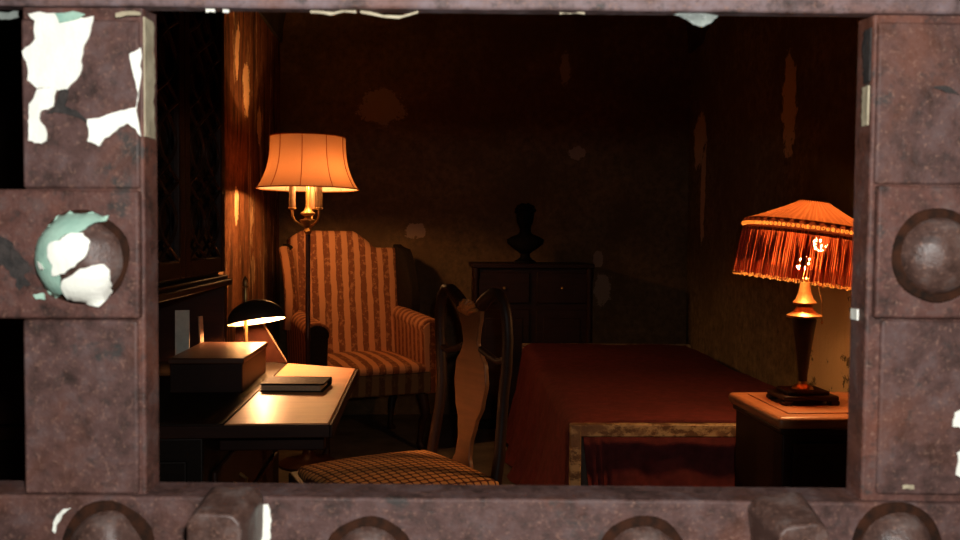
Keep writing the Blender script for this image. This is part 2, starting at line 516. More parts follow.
# rivets
def rivet_mesh(r, h, seed):
    m = MB(); prof = []
    for i in range(9):
        a = i / 8 * PI / 2
        prof.append((r * math.cos(a) + 1e-5, h * math.sin(a)))
    prof = [(r * 1.06, -.001)] + prof
    m.lathe(prof, 28)
    for i, p in enumerate(m.v):
        n_ = noise.noise(Vector((p.x * 90, p.y * 90, seed))) * .0016
        m.v[i] = Vector((p.x + n_, p.y + n_, p.z + n_ * .8))
    return m
def add_rivet(x, z, r=.0215, h=.012, seed=1, y=GY - .004):
    o = rivet_mesh(r, h, seed).build('rivet', RIVET, gate, smooth=60)
    o.location = (x, y, z); o.rotation_euler = (PI / 2, 0, 0)
    return o
proto = None
cnt = 0
special = {(2, MIDI): at(76, 258, GY - .012), (5, MIDI): at(945, 256, GY - .012), (2, BOTI): at(101, 553, GY - .013),
           (3, BOTI): at(367, 568, GY - .013), (4, BOTI): at(645, 567, GY - .013), (5, BOTI): at(904, 554, GY - .013)}
for j in range(len(ROWZ)):
    for k in range(len(COLX)):
        if j == MIDI and k in (3, 4): continue
        if (k, j) in special:
            p = special[(k, j)]
            o = add_rivet(p.x, p.z, .0198 if j == BOTI else (.0222 if k == 2 else .0205), .0175 if j == BOTI else .0145, seed=k * 7 + j)
            tag(o, {(2, MIDI): 'domed rivet half covered in teal and white paint'}.get((k, j), None))
            if (k, j) == (2, MIDI): RIV = p; rivobj = o
            wm = MB(); wm.lathe([(.0205, 0), (.0245, 0), (.0252, .0006), (.0245, .0016), (.0205, .0020)], 30)
            for i_, q_ in enumerate(wm.v):
                f_ = 1 + noise.noise(Vector((q_.x * 60, q_.y * 60, k))) * .06
                wm.v[i_] = Vector((q_.x * f_, q_.y * f_, q_.z))
            wo = wm.build('rust_ring', RUSTRING, gate); wo.location = (p.x, GY - .0038, p.z); wo.rotation_euler = (PI / 2, 0, 0)
        else:
            if proto is None:
                proto = add_rivet(COLX[k], ROWZ[j]); o = proto
            else:
                o = proto.copy(); COL.objects.link(o); o.parent = gate
                zz = ROWZ[j] if j != TOPI else zt + .0375
                o.location = (COLX[k], GY - .004, zz)
# square headed bolts on the lower strap
def bolt(px, py, wf, wb, rot, d, label):
    yf = GY - .004 - d
    p = at(px, py, yf)
    m = MB(); rings = []
    for t in (0, .25, .55, .85, 1.0):
        w_ = (wb + (wf - wb) * min(1, t * 1.25)) * (.97 if t == 1 else 1)
        ring = []
        for k in range(4):
            a0 = PI / 4 + k * PI / 2
            for da in (-.34, -.16, .16, .34):
                rr_ = w_ * 1.36 if abs(da) < .2 else w_ * 1.24
                ring.append((rr_ * math.cos(a0 + da), rr_ * math.sin(a0 + da), d * t))
        rings.append(ring)
    vs = [q for g in rings for q in g]; n = 16; fs = []
    for a in range(len(rings) - 1):
        for k in range(n): fs.append((a * n + k, a * n + (k + 1) % n, (a + 1) * n + (k + 1) % n, (a + 1) * n + k))
    fs.append(tuple(range(n))); fs.append(tuple(range(4 * n, 5 * n)))
    m.add([Vector(q) + Vector((1, 1, 0)) * noise.noise(Vector(q) * 70) * .0012 for q in vs], fs)
    o = m.build('bolt_head', RIVET, gate, bevel=.0012, seg=2, smooth=45)
    o.location = (p.x, GY - .004, p.z); o.rotation_euler = (PI / 2, rot, 0)
    tag(o, label)
bolt(213, 541, .0125, .0145, math.radians(2), .037, 'square worn bolt head')
bolt(806, 550, .0115, .0150, math.radians(-8), .037, 'square bolt head with rounded corner')

# flakes of old paint
def roughen(pts, amp, depth=2, seed=0):
    rnd = random.Random(seed)
    for _ in range(depth):
        out = []
        for i, p in enumerate(pts):
            q = pts[(i + 1) % len(pts)]
            out.append(p)
            m = (p + q) / 2; L = (q - p).length
            out.append(m + Vector((rnd.uniform(-1, 1), rnd.uniform(-1, 1))) * L * amp)
        pts = out
    return pts
def flake(pts, mat, y=GY - .0012, name='paint_flake', dome=None, thick=.0009, parent=gate, seed=0, lift=0, amp=.10):
    P = [at(a, b, GY - (.013 if dome else 0)) for a, b in pts]
    p2 = roughen([Vector((q.x, q.z)) for q in P], amp, 2, seed)
    me = bpy.data.meshes.new(name); bm = bmesh.new()
    vs = [bm.verts.new((q.x, 0, q.y)) for q in p2]
    bm.faces.new(vs)
    xs = [q.x for q in p2]; zs = [q.y for q in p2]
    step = .0035
    x = min(xs) + step
    while x < max(xs):
        bmesh.ops.bisect_plane(bm, geom=bm.verts[:] + bm.edges[:] + bm.faces[:], plane_co=(x, 0, 0), plane_no=(1, 0, 0)); x += step
    z = min(zs) + step
    while z < max(zs):
        bmesh.ops.bisect_plane(bm, geom=bm.verts[:] + bm.edges[:] + bm.faces[:], plane_co=(0, 0, z), plane_no=(0, 0, 1)); z += step
    bmesh.ops.triangulate(bm, faces=bm.faces[:])
    for v in bm.verts:
        d = noise.noise(Vector((v.co.x * 120, v.co.z * 120, seed))) * .0005 + lift
        if dome:
            c, r, h = dome
            rr_ = math.hypot(v.co.x - c.x, v.co.z - c.z)
            if rr_ < r: d += h * math.sqrt(max(0, 1 - (rr_ / r) ** 2)) + .0012
        v.co.y = y - d
    front = bm.faces[:]
    bmesh.ops.recalc_face_normals(bm, faces=front)
    if front[0].normal.y > 0: bmesh.ops.reverse_faces(bm, faces=front)
    ext = bmesh.ops.extrude_face_region(bm, geom=front)
    for g in ext['geom']:
        if isinstance(g, bmesh.types.BMVert): g.co.y -= thick
    bmesh.ops.recalc_face_normals(bm, faces=bm.faces)
    bm.to_mesh(me); bm.free()
    me.materials.append(mat)
    me.polygons.foreach_set('use_smooth', [True] * len(me.polygons))
    me.set_sharp_from_angle(angle=math.radians(50))
    o = bpy.data.objects.new(name, me); COL.objects.link(o); o.parent = parent
    lab = {PAINT_W: 'flaking white paint', PAINT_T: 'flaking teal paint', PAINT_G: 'flaking grey green paint', PAINT_B: 'flaking beige paint', BLACKEN: 'bare blackened iron patch'}[mat]
    return tag(o, lab)
flake([(30, 15), (57, 14), (95, 17), (91, 36), (85, 49), (83.5, 70), (69, 90), (49, 88), (39, 89), (29.5, 81), (28.5, 63), (24, 52), (37, 39), (37, 22)], PAINT_W, seed=1)
flake([(58, 15), (88, 16), (62, 24)], PAINT_T, seed=2, lift=.0012)
flake([(39, 90), (58, 87), (55, 107), (44, 111), (41, 118), (47, 128), (48, 141), (43, 144), (30, 141), (30, 122), (31, 105)], PAINT_W, seed=3)
flake([(132, 55), (143, 49), (143, 80), (143, 137), (130, 124), (122, 128), (107, 139), (102, 147), (90, 142), (90, 120), (111, 115), (128, 111), (139, 109), (139, 89), (137, 80), (134, 67)], PAINT_W, seed=4, lift=.0012)
flake([(62, 90), (70, 91), (66, 106), (88, 120), (88, 123), (58, 113), (46, 114), (57, 107)], BLACKEN, seed=5)
flake([(118, 15), (143, 14), (143, 17), (118, 19)], PAINT_B, seed=6, lift=.0014)
s_ = 3.859
def c4(l, dx=0): return [(a / s_ + dx, b / s_ + 190) for a, b in l]
dm = (Vector((RIV.x, 0, RIV.z)), .0235, .0145)
flake(c4([(245, 80), (330, 82), (395, 97), (385, 120), (330, 160), (270, 175), (240, 215), (235, 280), (255, 330), (245, 400), (190, 420), (165, 405), (140, 370), (124, 290), (124, 210), (155, 140), (200, 95)]),
      PAINT_T, y=GY - .005, dome=dm, seed=7, amp=.16)
flake(c4([(205, 210), (250, 195), (290, 165), (330, 165), (360, 200), (350, 250), (310, 295), (270, 320), (220, 330), (225, 290), (205, 260)], 3),
      PAINT_W, y=GY - .0055, dome=dm, seed=8, lift=.001)
flake(c4([(260, 345), (300, 325), (370, 290), (405, 285), (420, 310), (415, 360), (400, 400), (350, 455), (300, 440), (250, 420), (245, 375)], 3),
      PAINT_W, y=GY - .0055, dome=dm, seed=9, lift=.001)
flake(c4([(150, 400), (190, 395), (195, 420), (160, 418)]), PAINT_T, y=GY - .005, seed=10)
flake(c4([(165, 275), (185, 285), (195, 305), (180, 305)]), PAINT_W, y=GY - .0055, dome=dm, seed=11, lift=.001)
flake([(0, 236), (18, 243), (33, 262), (36, 284), (24, 290), (14, 270), (0, 262)], BLACKEN, y=GY - .0045, seed=12, amp=.28, thick=.0004)
dm2 = None
flake([(57, 527), (60, 515), (68, 506), (76, 505), (67, 512), (61, 522), (60, 530)], PAINT_W, y=GY - .0045, seed=13)
flake([(261, 503), (270, 501), (274, 517), (273, 530), (270, 545), (264, 538), (261, 527), (264, 513)], PAINT_W, y=GY - .0045, seed=14)
flake([(246, 530), (250, 530), (252, 545), (245, 545)], PAINT_B, y=GY - .0045, seed=15)
flake([(753, 508), (757, 507), (755, 516), (752, 518)], PAINT_W, y=GY - .0045, seed=16, lift=.002)
flake([(765, 495), (778, 494), (780, 497), (766, 498)], PAINT_T, y=GY - .0045, seed=17)
flake([(791, 496), (798, 497), (798, 500), (792, 500)], PAINT_W, y=GY - .0045, seed=18)
flake([(953, 412), (962, 408), (962, 428), (951, 426)], PAINT_W, seed=19)
flake([(955, 452), (962, 448), (962, 478), (954, 474)], PAINT_W, seed=20)
flake([(901, 484), (912, 484), (912, 488), (901, 488)], PAINT_B, seed=21)
flake([(0, 13), (22, 13), (22, 19), (10, 21), (0, 21)], PAINT_G, y=GY - .003, seed=22)
flake([(930, 88), (946, 87), (958, 96), (944, 93)], BLACKEN, seed=24)
# flakes hanging from the top strap's under edge
for k, (a, b, th, mt) in enumerate(((310, 356, 3, PAINT_B), (360, 418, 2.5, PAINT_B), (560, 585, 2, PAINT_B), (205, 214, 3, PAINT_W), (222, 228, 3, PAINT_W))):
    ys = 11 + (a - 480) * .009
    flake([(a, ys), (b, ys + .3), (b, ys + th), (a, ys + th)], mt, y=GY + .002, seed=30 + k)
flake([(674, 14), (719, 15), (713, 21), (704, 26), (694, 24), (688, 19)], PAINT_G, y=GY + .002, seed=40)
# paint on the sides of the uprights (faces looking into the opening)
def side_flake(x, y0, y1, z0, z1, mat, seed, sgn):
    rnd = random.Random(seed)
    n = 22; m = MB()
    L = []; Rr = []
    for i in range(n + 1):
        z = z0 + (z1 - z0) * i / n
        L.append((y0, z)); Rr.append((y1 - (.25 + .25 * noise.noise(Vector((z * 60, seed, 0))) + rnd.uniform(0, .12)) * (y1 - y0), z))
    vs = []; fs = []
    for i in range(n + 1):
        for (yy, z) in (L[i], Rr[i]):
            vs.append((x, yy, z)); vs.append((x + sgn * .0009, yy, z))
    for i in range(n):
        a = i * 4; b = a + 4
        fs += [(a + 1, a + 3, b + 3, b + 1), (a, b, b + 2, a + 2), (a + 2, b + 2, b + 3, a + 3), (a, a + 1, b + 1, b)]
    fs += [(0, 2, 3, 1), (n * 4, n * 4 + 1, n * 4 + 3, n * 4 + 2)]
    m.add(vs, fs)
    tag(m.build('paint_flake', mat, gate), 'flaking paint on the inner edge')
side_flake(XOL, GY + .0015, GY + .020, at(145, 136, GY).z, at(145, 16, GY).z, PAINT_B, 3, 1)
side_flake(XOR, GY + .004, GY + .014, at(866, 124, GY).z, at(866, 84, GY).z, PAINT_B, 5, -1)
side_flake(XOR, GY + .010, GY + .022, at(866, 322, GY).z, at(866, 311, GY).z, PAINT_W, 6, -1)
side_flake(XOR, GY + .003, GY + .014, at(866, 80, GY).z, at(866, 26, GY).z, BLACKEN, 8, -1)

# ------------------------------------------------------------ secretary desk on the left
DZ = .75
desk = thing('writing_desk', 'dark wooden writing desk with a golden polished leaf at the left wall', 'desk', (0, 0, 0))
DX1 = -.178
m = MB(); m.box(-.835, -.42, 1.64, 2.5, .10, DZ - .026)
m.build('body', MAHOG_D, desk, bevel=.004)
m = MB(); m.box(-.845, -.40, 1.62, 2.52, 0, .10)
m.build('plinth', MAHOG_D, desk, bevel=.006)
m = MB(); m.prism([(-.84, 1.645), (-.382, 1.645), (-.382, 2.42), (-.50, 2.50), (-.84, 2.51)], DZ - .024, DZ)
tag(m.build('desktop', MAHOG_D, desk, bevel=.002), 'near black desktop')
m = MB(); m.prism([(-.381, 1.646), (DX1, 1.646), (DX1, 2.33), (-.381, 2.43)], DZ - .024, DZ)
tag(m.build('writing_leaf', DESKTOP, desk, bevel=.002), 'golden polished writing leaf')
m = MB()
for (x0, y0, x1, y1) in ((-.84, 1.637, DX1 + .006, 1.645),):
    m.box(x0, x1, y0, y1, DZ - .027, DZ - .002)
m.box(DX1, DX1 + .008, 1.637, 2.33, DZ - .027, DZ - .002)
m.build('desktop_edge', MAHOG, desk, bevel=.002)
for y in (1.78, 2.26):
    m = MB(); m.box(-.42, -.20, y - .012, y + .012, DZ - .085, DZ - .027)
    m.build('lid_support', MAHOG, desk, bevel=.003)
# carved bracket under the lid
m = MB(); m.lathe([(.03, 0), (.075, .0), (.08, .02), (.055, .035), (.05, .06), (.085, .075), (.09, .11), (.06, .12), (.085, .135), (.085, .16), (.03, .16)], 24, Matrix.Translation((-.335, 2.36, DZ - .186)) , squash=.6)
m.build('bracket', BOXWOOD, desk)
# drawers on the body, facing the room
for i, (z0, z1) in enumerate(((.13, .31), (.33, .49), (.51, .64))):
    m = MB(); m.box(-.42, -.408, 1.70, 2.44, z0, z1)
    d = m.build('drawer', MAHOG, desk, bevel=.005)
    for y in (1.88, 2.26):
        k = MB(); k.tube([(-.408, y - .035, (z0 + z1) / 2), (-.392, y - .03, (z0 + z1) / 2 - .01), (-.388, y, (z0 + z1) / 2 - .02), (-.392, y + .03, (z0 + z1) / 2 - .01), (-.408, y + .035, (z0 + z1) / 2)], .004, 8)
        k.build('drawer_pull', BRASS, d)
# near side panel with frame
m = MB(); m.box(-.80, -.45, 1.632, 1.64, .16, .68); m.box(-.765, -.485, 1.627, 1.633, .20, .64)
m.build('side_panel', MAHOG_D, desk, bevel=.003)
# hutch: niche beneath the cabinet
hutch = thing('display_cabinet', 'tall dark cabinet with lattice doors standing on the desk against the left wall', 'cabinet', (0, 0, 0))
HX1 = -.566; HZ1 = .973
m = MB(); m.box(-.835, HX1, 2.455, 2.49, DZ + .0005, HZ1); m.build('hutch_side', MAHOG, hutch, bevel=.002)
m = MB(); m.box(-.835, HX1, 1.30 + .35, 1.675, DZ + .0005, HZ1); m.build('hutch_side', MAHOG, hutch, bevel=.002)
m = MB(); m.box(-.838, -.825, 1.65, 2.49, DZ + .0005, HZ1); m.build('hutch_back', MAHOG_D, hutch)
m = MB(); m.box(-.826, HX1 - .10, 2.03, 2.045, DZ + .0005, HZ1); m.build('pigeonhole_divider', MAHOG, hutch)
m = MB(); m.box(-.84, HX1 + .012, 1.63, 2.505, HZ1, HZ1 + .018); m.box(-.84, HX1 + .002, 1.64, 2.495, HZ1 + .018, HZ1 + .03)
m.build('ledge_moulding', MAHOG, hutch, bevel=.004)
# upper cabinet
CZ0, CZ1 = HZ1 + .03, 1.86
m = MB()
m.box(-.838, HX1 - .022, 1.65, 2.48, CZ0, CZ1)
m.build('cabinet', MAHOG_D, hutch, bevel=.003)
m = MB(); m.box(-.84, HX1 + .015, 1.635, 2.50, CZ1, CZ1 + .03); m.box(-.84, HX1 + .035, 1.62, 2.515, CZ1 + .03, CZ1 + .05)
m.build('cornice', MAHOG, hutch, bevel=.006)
def fret_door(y0, y1):
    d = MB(); x0, x1 = HX1 - .022, HX1 - .002; z0, z1 = CZ0 + .01, CZ1 - .01; w_ = .045
    d.box(x0, x1, y0, y0 + w_, z0, z1); d.box(x0, x1, y1 - w_, y1, z0, z1)
    d.box(x0, x1, y0 + w_, y1 - w_, z0, z0 + w_); d.box(x0, x1, y0 + w_, y1 - w_, z1 - w_, z1)
    o = d.build('cabinet_door', MAHOG, hutch, bevel=.004)
    fr = MB(); yc = (y0 + y1) / 2; hw = (y1 - y0) / 2 - w_
    nz = 4; step = (z1 - z0 - 2 * w_) / nz
    for i in range(nz):
        za = z0 + w_ + i * step
        for s in (-1, 1):
            pts = [(x1 - .004, yc + s * hw * (1 - abs(math.sin(PI * t / 12)) * .92), za + step * t / 12) for t in range(13)]
            fr.tube(pts, .0045, 6)
            pts = [(x1 - .004, yc + s * hw * abs(math.sin(PI * t / 12)) * .9, za + step * t / 12) for t in range(13)]
            fr.tube(pts, .0045, 6)
    fr.build('lattice', CHAIRWOOD, o)
    g = MB(); g.box(x0 + .004, x0 + .007, y0 + w_, y1 - w_, z0 + w_, z1 - w_)
    g.build('door_glass', GLASSD, o)
GLASSD = simple('dark_glass', (.006, .006, .006), (.009, .008, .008), 10, .12, bmp=0)
fret_door(1.655, 2.063); fret_door(2.067, 2.475)

# ------------------------------------------------------------ things on the desk
bx = thing('wooden_box', 'dark wooden letter box with a lit brown lid on the desk', 'box', (-.497, 2.12, DZ))
m = MB(); m.box(-.083, .083, -.148, .148, 0, .068); m.build('box_body', MAHOG, bx, bevel=.002)
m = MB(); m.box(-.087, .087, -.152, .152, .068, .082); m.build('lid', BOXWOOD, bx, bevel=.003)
nb = thing('notebook', 'closed black notebook with pale page edges lying on the golden desktop', 'book', (-.298, 2.03, DZ), math.radians(-4))
m = MB(); m.box(-.075, .075, -.052, .052, 0, .003); m.build('back_cover', BLACKCOVER, nb, bevel=.001)
m = MB(); m.box(-.072, .068, -.050, .048, .003, .015); m.build('pages', PAPERW, nb)
m = MB(); m.box(-.075, .075, -.045, .052, .015, .019); m.tube([(-.075, .050, .010), (.077, .050, .010)], .010, 12)
m.build('front_cover', BLACKCOVER, nb, bevel=.001)
# cards in the niche
def card(x, y, w_, h_, lean, rz, label, thick=.004, mat=PAPER):
    M = Matrix.Translation((x, y, DZ)) @ Matrix.Rotation(rz, 4, 'Z') @ Matrix.Rotation(lean, 4, 'X')
    m = MB(); m.box(-w_ / 2, w_ / 2, -thick / 2, thick / 2, 0, h_, M)
    o = m.build('card', mat, bevel=.0008)
    tag(o, label, 'card', 'cards standing in the desk niche')
card(-.625, 2.235, .036, .170, math.radians(-3), math.radians(12), 'tall pale card standing on the desk behind the wooden box', .006)
card(-.585, 2.285, .014, .150, math.radians(-3), math.radians(60), 'narrow lit envelope edge beside the tall pale card behind the box', .005, PAPERW)
card(-.632, 1.92, .050, .11, math.radians(-14), math.radians(25), 'small pale card leaning left of the wooden box')
# leaning red board with pale edge
M = Matrix.Translation((-.43, 2.425, DZ + .003)) @ Matrix.Rotation(math.radians(-6), 4, 'X')
m = MB(); m.prism([(-.10, 0), (.045, 0), (-.028, .118), (-.10, .118)], -.003, .003, M @ Matrix.Rotation(PI / 2, 4, 'X'))
fo = m.build('folder', REDBOARD, bevel=.0006)
tag(fo, 'red brown folder with slanting pale edge standing behind the desk lamp', 'folder')
m = MB(); m.tube([M @ Vector((.047, 0, .002)), M @ Vector((-.026, 0, .120))], .0022, 6)
m.build('folder_edge', REDEDGE, fo)
# desk lamp
LX, LY = -.484, 2.35
dl = thing('desk_lamp', 'small desk lamp with black metal shade and brass stem on the desk', 'lamp', (LX, LY, DZ))
m = MB(); m.lathe([(.045, 0), (.046, .006), (.036, .012), (.014, .017), (.008, .026), (.006, .03)], 28); m.build('base', BRASS, dl)
m = MB(); m.tube([(0, 0, .02), (0, 0, .10), (0, 0, .225)], .0058, 14); m.lathe([(.006, .222), (.010, .228), (.006, .236), (.008, .244), (.001, .256)], 14)
m.build('stem', BRASS, dl)
TM = Matrix.Translation((.032, -.012, .130)) @ Matrix.Rotation(math.radians(-9), 4, 'Y') @ Matrix.Rotation(math.radians(-11), 4, 'X')
def dome(rx, ry, rz_, M, mb, n=32, k=10):
    prof = []
    vs = []; fs = []
    for j in range(k + 1):
        a = (j / k) * PI / 2 * .98
        for i in range(n):
            b = 2 * PI * i / n
            vs.append((rx * math.cos(a) * math.cos(b), ry * math.cos(a) * math.sin(b), rz_ * math.sin(a)))
    for j in range(k):
        for i in range(n):
            a = j * n + i; b = j * n + (i + 1) % n
            fs.append((a, b, b + n, a + n))
    fs.append(tuple(range(k * n, k * n + n)))
    mb.add(vs, fs, M)
m = MB(); dome(.080, .060, .062, TM, m); m.build('lamp_shade', DARKMETAL, dl)
m = MB(); dome(.078, .058, .060, TM, m); m.build('shade_lining_or_added_screen', LAMPIN, dl)
m = MB(); m.tube([(0, 0, .19), TM @ Vector((-.02, 0, .070))], .004, 8); m.build('shade_arm', BRASS, dl)
m = MB(); m.lathe([(.001, -.018), (.009, -.015), (.0125, -.004), (.0125, .004), (.008, .014), (.006, .022)], 16, TM @ Matrix.Translation((.02, 0, .028)))
m.build('bulb', BULB_D, dl)

# ------------------------------------------------------------ floor lamp
FLX, FLY = -.543, 4.08
fl = thing('floor_lamp', 'standing floor lamp with glowing orange bell shade in front of the striped armchair', 'lamp', (FLX, FLY, 0))
m = MB(); m.lathe([(.14, 0), (.142, .012), (.12, .022), (.06, .032), (.03, .05), (.018, .08), (.014, .10)], 36); m.build('base', POLEMETAL, fl)
m = MB(); m.lathe([(.013, .09), (.0115, .6), (.014, .61), (.014, .63), (.0115, .64), (.0115, 1.13)], 18); m.build('pole', POLEMETAL, fl)
m = MB(); m.lathe([(.012, 1.125), (.020, 1.14), (.014, 1.155), (.024, 1.17), (.036, 1.185), (.040, 1.195), (.022, 1.20), (.012, 1.21), (.034, 1.222), (.036, 1.228), (.020, 1.24), (.012, 1.26), (.010, 1.34), (.006, 1.36), (.006, 1.60)], 24)
m.build('socket_cluster', BRASS, fl)
angs = [math.radians(a) for a in (200, 322, 82)]
for i, a in enumerate(angs):
    ca, sa = math.cos(a), math.sin(a)
    m = MB(); m.tube([(.012 * ca, .012 * sa, 1.165), (.035 * ca, .035 * sa, 1.172), (.062 * ca, .062 * sa, 1.19), (.075 * ca, .075 * sa, 1.215), (.075 * ca, .075 * sa, 1.245)], .006, 10)
    m.lathe([(.006, 0), (.018, .004), (.020, .010), (.013, .014)], 18, Matrix.Translation((.075 * ca, .075 * sa, 1.243)))
    arm_o = m.build('lamp_arm', BRASS, fl)
    m = MB(); m.lathe([(.0155, 0), (.0155, .105), (.010, .108)], 18, Matrix.Translation((.075 * ca, .075 * sa, 1.255)))
    m.build('candle_sleeve', CANDLE, arm_o)
    m = MB(); m.lathe([(.004, -.02), (.012, -.014), (.0215, .005), (.022, .015), (.016, .032), (.004, .04)], 16, Matrix.Translation((.075 * ca, .075 * sa, 1.385)))
    m.build('bulb', BULB if i == 1 else BULB_S, arm_o)
def bell(z):      # z 0..1 from rim to top
    return .180 + .062 * (1 - z) ** 2.7
Z0, Z1 = 1.345, 1.592
m = MB()
m.lathe([(bell(j / 18), Z0 + (Z1 - Z0) * j / 18) for j in range(19)], 64, cap=False)
m.build('lamp_shade', SHADE, fl)
for k in range(10):
    a = 2 * PI * (k + .48) / 10
    m = MB(); m.tube([((bell(j / 12) + .001) * math.cos(a), (bell(j / 12) + .001) * math.sin(a), Z0 + (Z1 - Z0) * j / 12) for j in range(13)], .0018, 6)
    m.build('shade_seam', SHADESEAM, fl)
for z, r in ((Z0, bell(0)), (Z1, bell(1))):
    m = MB()
    m.tube([((r + .001) * math.cos(2 * PI * k / 48), (r + .001) * math.sin(2 * PI * k / 48), z) for k in range(49)], .0032, 6)
    m.build('shade_trim', SHADESEAM, fl)
m = MB()
for k in range(3):
    a = 2 * PI * k / 3 + .3
    m.tube([(.006 * math.cos(a), .006 * math.sin(a), Z1 - .02), (bell(1) * math.cos(a), bell(1) * math.sin(a), Z1)], .002, 6)
m.build('shade_spider', BRASS, fl)

# ------------------------------------------------------------ wing armchair
wc = thing('wing_armchair', 'striped wing armchair beside the floor lamp by the back wall', 'armchair', (-.33, 4.55, 0), math.radians(20))
def yback(z): return .20 + (z - .42) * .16
def htop(x):    # camel back
    t = (x + .10) / .19
    return 1.055 + .095 * max(0, min(1, 1.35 - abs(t) ** 2.2 * .62)) / 1.0
def back_f(u, v):
    x = -.315 + .63 * u
    z = .36 + (htop(x) - .36) * v
    e = math.sin(PI * min(1, max(0, u))) ** .4 * (1 - max(0, v - .94) * 8)
    return Vector((x, yback(z) - .045 * e, z))
def back_b(u, v):
    x = -.315 + .63 * u
    z = .36 + (htop(x) - .36 - .012) * v
    return Vector((x, yback(z) + .075, z))
m = MB(); m.shell(back_f, back_b, 40, 24); m.build('backrest', STRIPE, wc, bevel=.012, seg=3, smooth=60)
m = MB(); m.shell(lambda u, v: back_b(u, v) + Vector((0, .001, 0)), lambda u, v: back_b(u, v) + Vector((0, .012, 0)), 30, 10)
m.build('back_cover', DARKCLOTH, wc)
def wing(s, mat):
    def ext(v): return .22 * math.sin(PI * (.12 + .80 * v)) ** .55 * (1 - .25 * v)
    def fa(u, v):
        z = .62 + (1.075 - .62) * v
        return Vector((s * (.285 + .045 * u * u + .012 * (1 - u)), yback(z) + .02 - ext(v) * u, z - .03 * u * v))
    def fb(u, v):
        p = fa(u, v); return p + Vector((s * .055, 0, 0))
    m = MB(); m.shell(fa, fb, 12, 16)
    o = m.build('wing', mat, wc, bevel=.015, seg=3, smooth=60)
    return o, fa, fb
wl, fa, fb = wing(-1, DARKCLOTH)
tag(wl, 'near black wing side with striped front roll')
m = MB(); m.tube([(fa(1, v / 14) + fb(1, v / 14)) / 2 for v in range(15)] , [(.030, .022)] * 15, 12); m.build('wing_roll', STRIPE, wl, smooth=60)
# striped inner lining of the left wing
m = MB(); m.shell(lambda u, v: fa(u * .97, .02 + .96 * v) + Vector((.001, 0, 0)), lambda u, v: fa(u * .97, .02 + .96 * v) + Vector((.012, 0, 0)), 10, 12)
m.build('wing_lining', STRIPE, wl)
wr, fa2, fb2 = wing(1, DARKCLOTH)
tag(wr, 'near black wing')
def arm(s):
    # closed cross section extruded along y
    prof = []
    for k in range(13):
        a = -PI * .15 + (PI * 1.3) * k / 12
        prof.append((.050 * math.cos(a) * 1.15, .64 + .048 * math.sin(a)))
    prof = [(.040, .30)] + prof + [(-.040, .30)]
    n = len(prof); N = 14
    m = MB(); vs = []; fs = []
    for j in range(N + 1):
        t = j / N; y = -.33 + .56 * t
        for (px_, pz) in prof:
            k = 1.0 + .12 * math.cos(t * PI)
            z = pz + (.03 * t if pz > .5 else 0)
            vs.append((s * .305 + px_ * k * -s, y, z))
    for j in range(N):
        for i in range(n):
            a = j * n + i; b = j * n + (i + 1) % n
            fs.append((a, b, b + n, a + n))
    fs.append(tuple(range(n))); fs.append(tuple(range(N * n, N * n + n)))
    m.add(vs, fs)
    o = m.build('arm', STRIPE_Y, wc, bevel=.006, smooth=50)
    q = MB(); vs = [(s * .305 + px_ * 1.0 * -s, -.338, pz - .012 if pz > .5 else pz) for px_, pz in prof]
    vs += [(x, -.328, z) for x, _, z in vs]
    fs = [tuple(range(n)), tuple(range(n, 2 * n))] + [(i, (i + 1) % n, n + (i + 1) % n, n + i) for i in range(n)]
    q.add(vs, fs)
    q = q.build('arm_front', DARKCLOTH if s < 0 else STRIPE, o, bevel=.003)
    if s < 0: tag(q, 'black arm front')
arm(-1); arm(1)
m = MB(); m.shell(lambda u, v: Vector((-.262 + .524 * u, -.37 + .60 * v, .455 + .028 * math.sin(PI * u) ** .6 * math.sin(PI * v) ** .6)),
                  lambda u, v: Vector((-.262 + .524 * u, -.37 + .60 * v, .415)), 18, 18)
m.build('seat_cushion', STRIPE, wc, bevel=.018, seg=3, smooth=60)
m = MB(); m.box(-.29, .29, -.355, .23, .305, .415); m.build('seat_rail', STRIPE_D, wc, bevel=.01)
def cab_leg(x, y, sx, sy, h, r0, mat, parent, name='leg'):
    pts = []; rs = []
    for i in range(11):
        t = i / 10
        off = .022 * math.sin(PI * t * 1.0) * (1 if t < .5 else .4) - .012 * t + (.018 if t > .93 else 0)
        pts.append((x + sx * off, y + sy * off, h * (1 - t) + .004))
        rs.append(r0 * (1.0 - .62 * t) if t < .85 else r0 * (.42 + 2.6 * (t - .85)))
    m = MB(); m.tube(pts, rs, 12)
    return m.build(name, mat, parent, smooth=60)
for (x, y, sx, sy) in ((-.255, -.30, -1, -1), (.255, -.30, 1, -1), (-.25, .20, -1, 1), (.25, .20, 1, 1)):
    cab_leg(x, y, sx, sy, .292, .032, CHAIRWOOD, wc)

# ------------------------------------------------------------ desk chair
dc = thing('desk_chair', 'walnut vase-splat side chair with gold checked seat standing between desk and bed', 'chair', (-.07, 2.27, 0), math.radians(-60))
m = MB(); m.shell(lambda u, v: Vector(((-.22 + .44 * u) * (1.06 - .18 * v), -.185 + .41 * v + .03 * math.sin(PI * u) * -(1 - v), .462 + .030 * math.sin(PI * u) ** .5 * math.sin(PI * v) ** .5)),
                  lambda u, v: Vector(((-.22 + .44 * u) * (1.06 - .18 * v), -.185 + .41 * v + .03 * math.sin(PI * u) * -(1 - v), .425)), 20, 20)
m.build('seat', CHECK, dc, bevel=.012, seg=3, smooth=60)
m = MB(); m.shell(lambda u, v: Vector(((-.236 + .472 * u) * (1.06 - .18 * v), -.205 + .445 * v + .03 * math.sin(PI * u) * -(1 - v), .445)),
                  lambda u, v: Vector(((-.236 + .472 * u) * (1.06 - .18 * v), -.205 + .445 * v + .03 * math.sin(PI * u) * -(1 - v), .375)), 20, 20)
m.build('seat_frame', CHAIRWOOD, dc, bevel=.006, seg=2, smooth=60)
